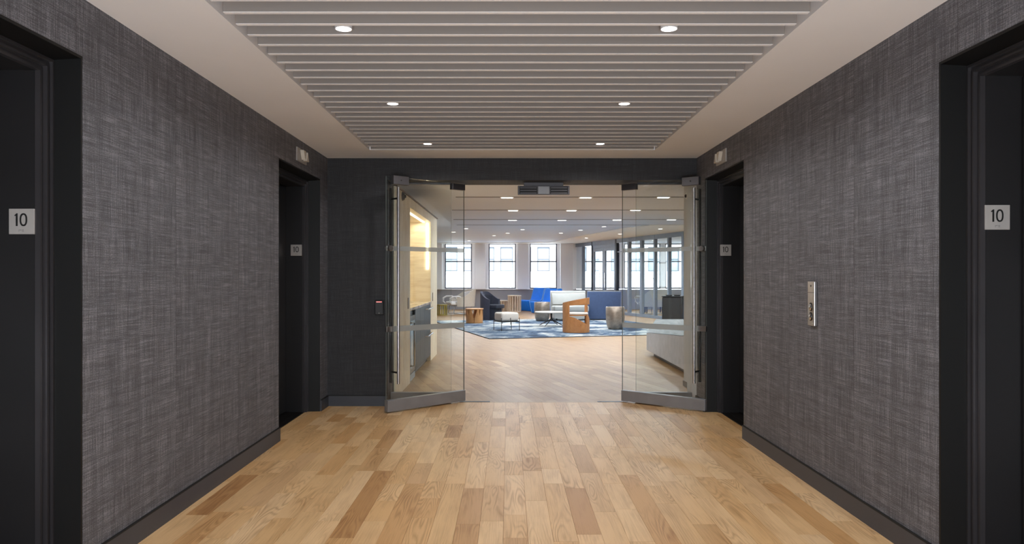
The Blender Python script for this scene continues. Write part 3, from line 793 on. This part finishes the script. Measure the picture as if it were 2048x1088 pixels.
ol = ['plain ceiling above the metal drum', 'cream soffit above the grey armchair', 'cream soffit above the partition posts', 'cream soffit above the partition doors', 'plain ceiling, third row above the blue panel', 'plain ceiling above the bright blue chairs',
      'plain ceiling above the middle window', 'plain ceiling above the pale armchair', 'plain ceiling beside the glass door edge', 'grey ceiling, added for the bright reflected streak above the middle window', 'grey ceiling, added for the bright reflected streak by the first pier', 'grey ceiling, added for the bright reflected streak next to the pale armchair window']
for i, (px, py, k) in enumerate(dl):
    y = 1480*(HL-1.28)/(553-py); x = (px-1017)/1480*y
    zz = HL-.0045 if k == 1 else HL
    if i in (11, 12, 13): zz = HL-.021
    lb = ('slim lounge downlight in the '+names[i]) if i < 10 else 'round lounge downlight in the '+ol[i-10]
    e = thing('downlight', lb, 'ceiling light', (x, y, zz), group='lounge downlights')
    obj('trim_ring', sq if k == 1 else can2, None, e); obj('lens', lsq if k == 1 else len2, None, e)
    spot('lamp', e, (0, 0, -.02), LOUNGE_W, 2.9, .5, (.86, .935, 1), .05)

for i, (x, y) in enumerate(room):
    e = thing('downlight', ['added round downlight in the glazed room by its first window', 'added round downlight in the glazed room by its third window', 'added round downlight in the middle of the glazed room', 'added round downlight deep in the glazed room', 'added round downlight in the glazed room behind the woven block',
        'added round downlight at the near end of the glazed room', 'round lounge downlight over the reception desk end', 'round lounge downlight beyond the reception desk'][i], 'ceiling light', (x, y, HL), group='downlights over the glazed room and desk')
    obj('trim_ring', can2, None, e); obj('lens', len2, None, e)
    spot('lamp', e, (0, 0, -.02), LOUNGE_W*1.2, 2.9, .5, (.86, .935, 1), .05)

# ------------------------------------------------------------------ millwork pantry
MX = -1.18; MBK = -1.80
e = thing('pantry_millwork', 'pale oak pantry wall unit with a lit niche beside the glass front', 'cabinet')
obj('side_panel', MB().box((MBK, 7.712, 0), (MX, 8.30, 2.225)).bevel(.002, 1), 'oak_veneer', e)
obj('side_panel', MB().box((MBK, 8.304, 0), (MX, 8.87, 2.225)).bevel(.002, 1), 'oak_veneer', e)
obj('side_panel', MB().box((MBK, 11.22, 0), (MX, 12.2, 2.225)).bevel(.002, 1), 'oak_veneer', e)
obj('head_panel', MB().box((MBK, 8.87, 2.107), (MX, 11.22, 2.225)), 'oak_veneer', e)
obj('top_board', MB().box((MBK, 7.712, 2.225), (MX+.015, 12.215, 2.24)), 'brown', e)
obj('back_panel', MB().box((MBK, 8.87, .90), (MBK+.04, 11.22, 2.107)), 'oak_veneer', e)
for y, nm in ((8.69, 0), (11.5, 1)):
    obj('recess_pull', MB().box((MX-.0, y-.03, .90), (MX+.004, y+.03, 1.03)), 'brown', e)
st = obj('led_strip', MB().box((-1.30, 8.9, 2.097), (-1.27, 11.2, 2.106)).box((-1.245, 11.205, 1.39), (-1.215, 11.218, 2.09)), 'strip', e)
al = bpy.data.lights.new('strip_light', 'AREA'); al.shape = 'RECTANGLE'; al.size = .04; al.size_y = 2.2; al.energy = NICHE_W; al.color = (1, .89, .66)
ao = bpy.data.objects.new('strip_light', al); C.objects.link(ao); ao.parent = e; ao.location = (-1.36, 10.05, 2.085)
c = thing('base_cabinet', 'blue-black pantry base cabinet with steel bar handles', 'cabinet', (0, 0, 0))
obj('carcass', MB().box((MBK+.02, 9.38, .09), (MX-.02, 11.215, .865)), 'black_line', c)
obj('toe_kick', MB().box((MBK+.02, 9.38, 0), (MX-.06, 11.215, .09)), 'black_metal', c)
for a, b in ((9.385, 9.885), (9.89, 10.39)):
    d = obj('door', MB().box((MX-.02, a, .09), (MX, b, .862)).bevel(.002, 1), 'blue_cab', c)
for z0, z1 in ((.09, .48), (.485, .862)):
    d = obj('drawer', MB().box((MX-.02, 10.395, z0), (MX, 11.21, z1)).bevel(.002, 1), 'blue_cab', c)
    z = z1-.05
    h_ = obj('handle', MB().tube([(MX, 10.52, z), (MX+.04, 10.52, z), (MX+.04, 11.15, z), (MX, 11.15, z)], .010, 8), 'chrome', d)
f = thing('wine_fridge', 'black undercounter fridge with a silver glass door in the pantry', 'fridge')
obj('cabinet', MB().box((MBK+.02, 8.875, .0), (MX-.03, 9.375, .862)), 'fridge_black', f)
d = obj('door', MB().box((MX-.03, 8.88, .10), (MX, 9.37, .80)).bevel(.003, 1), 'fridge_black', f)
obj('pane', MB().box((MX, 8.95, .17), (MX+.002, 9.30, .74)), 'fridge_glass', d)
obj('handle', MB().tube([(MX, 8.92, .2), (MX+.045, 8.92, .2), (MX+.045, 8.92, .72), (MX, 8.92, .72)], .011, 8), 'chrome', d, smooth=True)
obj('vent', MB().box((MX-.03, 8.88, .01), (MX-.005, 9.37, .09)), 'fridge_glass', f)
o = obj('countertop', MB().box((MBK+.04, 8.871, .866), (MX+.01, 11.219, .90)).bevel(.003, 1), 'marble'); tag(o, 'pale veined stone countertop in the pantry niche', 'countertop')
f = thing('faucet', 'small dark faucet on the pantry countertop', 'faucet', (-1.62, 9.35, .90))
obj('base', MB().lathe([(0, 0), (.026, 0), (.024, .015), (.014, .02), (0, .02)], 16), 'dark_metal', f, smooth=True)
obj('spout', MB().tube([(0, 0, .01), (0, 0, .10), (.03, 0, .135), (.09, 0, .14), (.13, 0, .12)], [.012, .011, .010, .010, .009], 10), 'dark_metal', f, smooth=True)
obj('lever', MB().tube([(0, 0, .06), (0, .07, .085)], .006, 8), 'dark_metal', f, smooth=True)
# small sensors near the heads
for x, y, z, s, lb in ((MX, 8.2, 2.17, 1, 'small dark sensor near the top of the pantry millwork'), (2.06, 8.45, 2.20, -1, 'small white sensor high on the grey wall return')):
    t_ = thing('wall_sensor', lb, 'sensor', (x, y, z), group='small sensors above the doors')
    mb = MB().lathe([(0, 0), (.05, 0), (.05, .012), (.035, .03), (0, .03)], 8); mb.xform(Matrix.Rotation(s*PI/2, 4, 'Y'))
    obj('housing', mb, 'white_paint' if s < 0 else 'patch_metal', t_)
    mb = MB().lathe([(0, .03), (.02, .03), (.016, .045), (0, .047)], 12); mb.xform(Matrix.Rotation(s*PI/2, 4, 'Y'))
    obj('eye', mb, 'black_line', t_, smooth=True)

# ------------------------------------------------------------------ reception desk
e = thing('reception_desk', 'faceted stone reception desk with pale side and darker sloping top', 'reception desk')
A0 = Vector((2.245, 12.1)); 
pts = [(2.26, 12.1, .08), (2.26, 8.72, .08), (2.26, 12.1, .36), (2.26, 8.72, .56), (3.6, 12.1, .08), (3.6, 8.72, .08), (3.6, 12.1, .36), (3.6, 8.72, .56)]
obj('side_slab', MB().poly(pts, [(0,1,3,2), (4,6,7,5), (0,4,5,1), (2,3,7,6), (0,2,6,4), (1,5,7,3)]), 'stone_light', e)
pts = [(2.262, 12.1, .365), (2.262, 8.72, .565), (2.62, 13.15, .52), (2.62, 8.72, .76), (3.6, 13.15, .52), (3.6, 8.72, .76), (3.6, 12.1, .365), (3.6, 8.72, .565)]
obj('sloping_top', MB().poly(pts, [(0,1,3,2), (2,3,5,4), (4,5,7,6), (0,6,7,1), (0,2,4,6), (1,7,5,3)]), 'stone_dark', e)
obj('plinth', MB().box((2.34, 8.74, 0), (3.55, 11.9, .08)), 'patch_metal', e)

# ------------------------------------------------------------------ furniture
def pos(px, py): y = 1480*1.28/(py-553); return ((px-1017)/1480*y, y)
H16 = math.radians(16.3)
# rug
ra = Vector((-.28, .96)); rb = Vector((.96, .28))
c0 = Vector(((979-1017)/1480*15.1, 15.1))
e = thing('area_rug', 'blue, grey and cream abstract rug under the lounge seating', 'rug', (c0.x, c0.y, 0), math.atan2(rb.y, rb.x))
RW, RL = 5.3, 6.3
n1, n2 = 106, 126
mb = MB(); rnd = random.Random(3)
V = {}
for i in range(n1+1):
    for j in range(n2+1):
        ed = i in (0, n1) or j in (0, n2)
        V[i, j] = mb.bm.verts.new((RW*i/n1 + (rnd.uniform(-.01, .01) if ed else 0), RL*j/n2 + (rnd.uniform(-.012, .012) if ed else 0), .016 + (0 if ed else rnd.uniform(-.003, .0025))))
for i in range(n1):
    for j in range(n2): mb.bm.faces.new((V[i, j], V[i+1, j], V[i+1, j+1], V[i, j+1]))
b0 = [mb.bm.verts.new(p) for p in ((0,0,.001), (RW,0,.001), (RW,RL,.001), (0,RL,.001))]
mb.bm.faces.new(b0[::-1])
obj('pile', mb, 'rug', e)
obj('binding', MB().box((-.012, -.014, .001), (RW+.012, .004, .014)).box((-.012, RL-.004, .001), (RW+.012, RL+.012, .014)).box((-.012, .004, .001), (.004, RL-.004, .014)).box((RW-.004, .004, .001), (RW+.012, RL-.004, .014)), 'rug_edge', e)
RZ = .0195

def cyl_sheet(r0, r1, a0, a1, zlo, zhi, nu=24, nv=6, cx=0, cy=0, lean=0):
    """thick bent sheet; zlo/zhi/r functions of u in 0..1"""
    mb = MB()
    def fn(u, v, sd):
        a = a0+(a1-a0)*u
        lo_ = zlo(u) if callable(zlo) else zlo; hi_ = zhi(u) if callable(zhi) else zhi
        z = lo_+(hi_-lo_)*v
        r = (r1 if sd else r0) + lean*z
        return (cx+r*math.cos(a), cy+r*math.sin(a), z)
    mb.slab(fn, nu, nv); return mb
sstep = lambda t: max(0, min(1, t))**2*(3-2*max(0, min(1, t)))

def armchair(label, loc, rz, outer, inner, group):
    """shell armchair on a sled base, facing local +X"""
    e = thing('lounge_armchair', label, 'armchair', loc, rz, group)
    f = lambda u: abs(2*u-1)
    top = lambda u: .84 - .26*sstep((f(u)-.35)/.5)
    bot = lambda u: .26 + .0*f(u)
    obj('shell', cyl_sheet(.33, .375, PI*.35, PI*1.65, bot, top, 30, 6, lean=.06), outer, e, smooth=True)
    mb = MB().box((-.30, -.29, .30), (.34, .29, .43)).bevel(.05, 4); obj('seat', mb, inner, e, smooth=True)
    obj('back_cushion', cyl_sheet(.24, .325, PI*.70, PI*1.30, .40, lambda u: .79-.05*abs(2*u-1), 14, 5, lean=.05).bevel(.015, 1), inner, e, smooth=True)
    for s in (1, -1):
        obj('armrest', MB().tube([(.0, s*.36, .52), (.14, s*.37, .60), (.28, s*.37, .60), (.37, s*.36, .54), (.38, s*.34, .42), (.32, s*.31, .34)], [.03, .035, .035, .033, .03, .025], 10, .8), inner, e, smooth=True)
        obj('sled_leg', MB().tube([(.22, s*.26, .31), (.26, s*.30, .03), (.22, s*.30, .012), (-.26, s*.30, .012), (-.30, s*.30, .03), (-.22, s*.26, .28)], .011, 8), 'chrome', e, smooth=True)
    obj('crossbar', MB().tube([(0, -.30, .012), (0, .30, .012)], .01, 8), 'chrome', e)
    return e
x, y = pos(921, 628); a1_ = armchair('pale upholstered armchair with chrome sled base next to the olive stool', (x-.02, y+.1, 0), math.radians(200), 'chair_taupe', 'chair_white', 'sled base armchairs')
a1_.scale = (1.28, 1.22, 1.0)
x, y = pos(1304, 629); a2_ = armchair('grey upholstered armchair seen from behind through the partition', (x+.1, y+.25, 0), math.radians(118), 'chair_grey', 'chair_white', 'sled base armchairs')

a2_.scale = (1.2, 1.2, 1.0)
# charcoal barrel chair, facing +X local
x, y = pos(981, 641)
e = thing('barrel_chair', 'charcoal barrel chair with a sloping curved back beside the wood stump table', 'armchair', (x+.03, y+.15, RZ), math.radians(-28))
f = lambda u: abs(2*u-1)
top = lambda u: .82 - .22*sstep((f(u)-.25)/.75)
obj('shell', cyl_sheet(.27, .335, PI*.40, PI*1.60, .004, top, 30, 6), 'charcoal', e, smooth=True)
obj('seat', MB().prism([(.27*math.cos(a), .27*math.sin(a)) for a in [PI*.42+PI*1.16*i/20 for i in range(21)]] + [(.30, -.24), (.33, 0), (.30, .24)], .33, .44, 'z').bevel(.02, 2), 'charcoal_in', e, smooth=True)
obj('plinth', MB().prism([(.265*math.cos(a), .265*math.sin(a)) for a in [PI*.42+PI*1.16*i/20 for i in range(21)]] + [(.22, -.22), (.24, 0), (.22, .22)], .004, .328, 'z'), 'charcoal_in', e)
obj('inner_back', cyl_sheet(.225, .268, PI*.62, PI*1.38, .445, lambda u: .74-.05*abs(2*u-1), 16, 4), 'charcoal_in', e, smooth=True)

# stump side table
x, y = pos(948, 648)
e = thing('stump_table', 'round oak side table with branching staves on the rug edge', 'side table', (x, y+.2, RZ), .2)
obj('tabletop', MB().lathe([(0, .365), (.238, .365), (.248, .372), (.248, .385), (.24, .392), (0, .392)], 40), 'table_oak', e, smooth=True)
NB = 9
for k in range(NB):
    a = 2*PI*k/NB; w = 2*PI/NB
    def fn(u, v, sd, a=a, w=w):
        z = .365*v
        wid = w*(.485 if v < .35 else .485-.27*sstep((v-.35)/.55))
        ang = a + (u-.5)*2*wid + .12*v*(1 if k % 2 else -1)
        return ((.232 if sd else .198)*math.cos(ang), (.232 if sd else .198)*math.sin(ang), z)
    obj('stave', MB().slab(fn, 4, 8), 'table_oak', e, smooth=True)
obj('core', MB().lathe([(0, .0), (.15, .0), (.10, .12), (0, .14)], 20), 'table_oak', e, smooth=True)

# ottoman
x, y = pos(1013, 663)
e = thing('ottoman', 'square cream ottoman on thin black metal legs', 'ottoman', (x, y+.18, RZ), math.radians(24))
obj('cushion', MB().box((-.225, -.225, .225), (.225, .225, .42)).bevel(.05, 5), 'cream', e, smooth=True)
m = MB()
for s in (1, -1):
    m.box((-.235, s*.228-.006, .20), (.235, s*.228+.006, .225)); m.box((s*.228-.006, -.222, .20), (s*.228+.006, .222, .225))
obj('seat_frame', m, 'black_metal', e)
for a in (0, PI/2, PI, 3*PI/2):
    c_, s_ = math.cos(a+PI/4)*.322, math.sin(a+PI/4)*.322
    obj('leg', MB().tube([(c_, s_, 0), (c_, s_, .30)], .008, 8), 'black_metal', e)
for a in ((0, -.235), (0, .235)):
    obj('leg_stay', MB().tube([(a[0], a[1], .14), (a[0], a[1], .30)], .007, 8), 'black_metal', e)

# slatted stools
def slat_stool(name, label, loc, w, h, m, n=12, group=None):
    e = thing(name, label, 'stool', loc, .1, group)
    obj('top', MB().lathe([(0, h-.04), (w/2, h-.04), (w/2+.006, h-.02), (w/2, h), (0, h)], 32), m, e, smooth=True)
    obj('base_ring', MB().lathe([(w/2-.05, 0), (w/2, 0), (w/2, .03), (w/2-.05, .03), (w/2-.05, 0)], 32), m, e)
    for k in range(n):
        a = 2*PI*k/n
        mb = MB().box((w/2-.03, -.022, .03), (w/2-.004, .022, h-.04)).xform(Matrix.Rotation(a, 4, 'Z'))
        obj('slat', mb, m, e)
    return e
x, y = pos(1029, 624); slat_stool('slatted_table', 'tall pale slatted wood table in front of the window wall', (x, y+.2, 0), .50, .60, 'pale_oak', 16)
x, y = pos(1007, 624); slat_stool('slatted_stool', 'low pale slatted stool half hidden by the charcoal chair', (x-.05, y+.6, 0), .42, .40, 'pale_oak', 14)
x, y = pos(884, 631); slat_stool('slatted_stool', 'olive gold slatted stool beside the pale armchair', (x-.02, y+.15, 0), .36, .36, 'olive', 12)

# blue lounge chairs
def blue_chair(label, px, py, rz):
    x, y = pos(px, py)
    e = thing('wave_lounge_chair', label, 'lounge chair', (x, y, 0), rz, 'bright blue lounge chairs')
    P = [(-.44, 0), (.36, 0), (.45, .38), (.41, .415), (-.02, .375), (-.10, .42), (-.22, .82), (-.27, .855), (-.42, .855), (-.46, .82)]
    obj('body', MB().prism(P, -.36, .36, 'y').bevel(.03, 3), 'blue', e, smooth=True)
    for s in (1, -1):
        pp = [(p[0], s*.362, p[1]) for p in P[1:9]]
        obj('piping', MB().tube(pp, .011, 6), 'piping', e, smooth=True)
    return e
blue_chair('bright blue wave-shaped lounge chair next to the pale slatted table', 1068, 621.5, math.radians(212))
blue_chair('bright blue wave-shaped lounge chair behind the metal drum table', 1092, 626, math.radians(212))

# high back settees
def settee(label, loc, rz, outer, inner, w):
    e = thing('high_back_sofa', label, 'sofa', loc, rz, 'high back sofas back to back')
    # seat faces local -Y
    back = lambda: [(-w/2, .30, 0), ]
    m = MB().prism([(.20, .02), (.36, .02), (.44, .80), (.42, .83), (.36, .83), (.33, .80)], -w/2, w/2, 'x').bevel(.012, 2)
    obj('back_shell', m, outer, e, smooth=True)
    m = MB().prism([(.06, .44), (.245, .44), (.315, .74), (.29, .77), (.22, .77), (.18, .74)], -w/2+.03, w/2-.03, 'x').bevel(.03, 3)
    obj('back_cushion', m, inner, e, smooth=True)
    obj('seat', MB().box((-w/2+.01, -.36, .24), (w/2-.01, .22, .42)).bevel(.05, 4), inner, e, smooth=True)
    obj('base', MB().box((-w/2+.03, -.32, .06), (w/2-.03, .235, .245)), outer, e)
    for sx in (1, -1): obj('foot', MB().box((sx*(w/2-.1)-.02, -.3, 0), (sx*(w/2-.1)+.02, -.26, .06)), 'black_metal', e)
    # rim
    obj('rim', MB().box((-w/2, .36, .825), (w/2, .43, .84)).bevel(.006, 1), 'sofa_grey', e)
    return e
y1 = 21.6; x1 = (1139-1017)/1480*y1
settee('light grey high back sofa facing the wood chair', (x1, y1-.1, RZ), math.radians(4), 'sofa_grey', 'sofa_grey', 1.04)
x2 = (1206-1017)/1480*21.45
settee('slate blue backed high sofa turned away, behind the metal drum', (x2+.02, 21.9, RZ), math.radians(183), 'navy', 'sofa_grey', .97)

# metal drums
def drum(label, px, py):
    x, y = pos(px, py)
    e = thing('drum_table', label, 'side table', (x, y+.2, RZ if py > 640 else 0), 0, 'taupe metal drum tables')
    obj('body', MB().lathe([(0, 0), (.15, 0), (.175, .02), (.205, .10), (.222, .22), (.226, .36), (.224, .525), (.216, .535), (.20, .535), (.198, .52), (0, .52)], 40), 'drum_metal', e, smooth=True)
    obj('tabletop', MB().lathe([(0, .5205), (.196, .5205), (.196, .528), (0, .528)], 32), 'drum_metal', e)
    return e
drum('taupe metal drum table with rounded base by the bright blue chairs', 1085, 644)
drum('taupe metal drum table with rounded base in front of the slate blue sofa', 1233, 661)

# coffee table
x, y = 1.10, 19.0
e = thing('coffee_table', 'low round coffee table with pale top and dark star base', 'coffee table', (x, y, RZ))
obj('tabletop', MB().lathe([(0, .335), (.40, .335), (.425, .35), (.42, .358), (0, .358)], 48), 'stone_top', e, smooth=True)
obj('stem', MB().lathe([(0, .12), (.028, .12), (.022, .2), (.028, .33), (.08, .334), (0, .334)], 16), 'black_metal', e, smooth=True)
for k in range(4):
    a = PI/4 + k*PI/2 + .25
    obj('leg', MB().tube([(0, 0, .17), (.09*math.cos(a), .09*math.sin(a), .125), (.34*math.cos(a), .34*math.sin(a), .006)], [.018, .015, .009], 8), 'black_metal', e, smooth=True)

# sculptural bent wood chair
x, y = pos(1155, 668)
e = thing('bentwood_armchair', 'sculptural bent oak armchair with cream seat standing at the rug edge', 'armchair', (x+.0, y+.34, RZ), 0)
R0, R1 = .275, .305
def sheet(a0, a1, lo_, hi_, nu=16, nv=4, name='x'):
    return cyl_sheet(R0, R1, math.radians(a0), math.radians(a1), lo_, hi_, nu, nv)
# angles: 180 = towards -X, 270 = towards the viewer
obj('back_post', sheet(176, 233, 0, lambda u: .60+.02*u, 12, 6), 'chair_oak', e, smooth=True)
obj('arm_band', sheet(160, 372, lambda u: .58+.05*sstep(u*1.5), lambda u: .655+.125*sstep(u*1.25), 34, 3), 'chair_oak', e, smooth=True)
obj('base_band', sheet(232, 372, 0, lambda u: .36-.24*sstep(u*1.15)+.02*u, 24, 4), 'chair_oak', e, smooth=True)
obj('front_brace', cyl_sheet(R0, R1, math.radians(318), math.radians(366), lambda u: .10+.0*u, lambda u: .40-.16*sstep(u), 12, 4), 'chair_oak', e, smooth=True)
obj('arm_post', sheet(24, 40, 0, .62, 5, 5), 'chair_oak', e, smooth=True)
obj('arm_post', sheet(132, 150, 0, .62, 6, 5), 'chair_oak', e, smooth=True)
obj('seat_board', MB().lathe([(0, .375), (.272, .375), (.272, .395), (0, .395)], 36), 'chair_oak', e, smooth=True)
obj('seat_cushion', MB().lathe([(0, .396), (.25, .396), (.27, .41), (.27, .43), (.25, .445), (0, .452)], 36), 'cream', e, smooth=True)

# woven block table with glassware
x = (1344-1017)/1480*20.6; y = 20.6
e = thing('block_table', 'black woven block table near the reception desk', 'table', (x+.05, y+.1, 0), math.radians(-20))
obj('woven_body', MB().box((-.24, -.27, .01), (.24, .27, .715)).bevel(.008, 1), 'black_woven', e)
obj('side_panel', MB().prism([(-.27, .01), (.27, .01), (.24, .70), (-.24, .70)], -.262, -.242, 'x'), 'partition_dark', e)
obj('tabletop', MB().box((-.27, -.29, .716), (.27, .29, .735)).bevel(.003, 1), 'black_metal', e)
for i, (dx, dy, lb) in enumerate(((-.12, -.05, 'clear glass tray on the woven block, nearer the grey armchair'), (.12, .0, 'clear glass tray on the woven block, nearer the door rail'))):
    o = obj('glass_tray', MB().lathe([(0, 0), (.08, 0), (.10, .03), (.095, .033), (.075, .008), (0, .008)], 24), 'chrome', loc=(x+.05+dx, y+.1+dy, .736), smooth=True); tag(o, lb, 'tray', 'trays on the woven block')

# table lamp behind the grey armchair
x, y = (1316-1017)/1480*25.0, 25.0
e = thing('console_table', 'small dark console hidden behind the grey armchair', 'table', (x+.05, y+1.0, 0))
obj('tabletop', MB().box((-.3, -.2, .60), (.3, .2, .63)), 'partition_dark', e)
for sx in (1, -1):
    for sy in (1, -1): obj('leg', MB().box((sx*.27-.015, sy*.17-.015, 0), (sx*.27+.015, sy*.17+.015, .60)), 'partition_dark', e)
e = thing('desk_lamp', 'slim chrome and black lamp rising behind the grey armchair', 'lamp', (x+.05, y+.95, .63))
obj('base', MB().lathe([(0, 0), (.06, 0), (.06, .015), (.02, .02), (0, .02)], 16), 'black_metal', e)
obj('stem', MB().tube([(0, 0, .015), (.02, 0, .25), (.05, 0, .48)], [.022, .016, .016], 10), 'chrome', e, smooth=True)
obj('head', MB().tube([(.07, 0, .46), (.03, 0, .52), (-.03, 0, .60)], [.03, .03, .018], 10), 'black_metal', e, smooth=True)
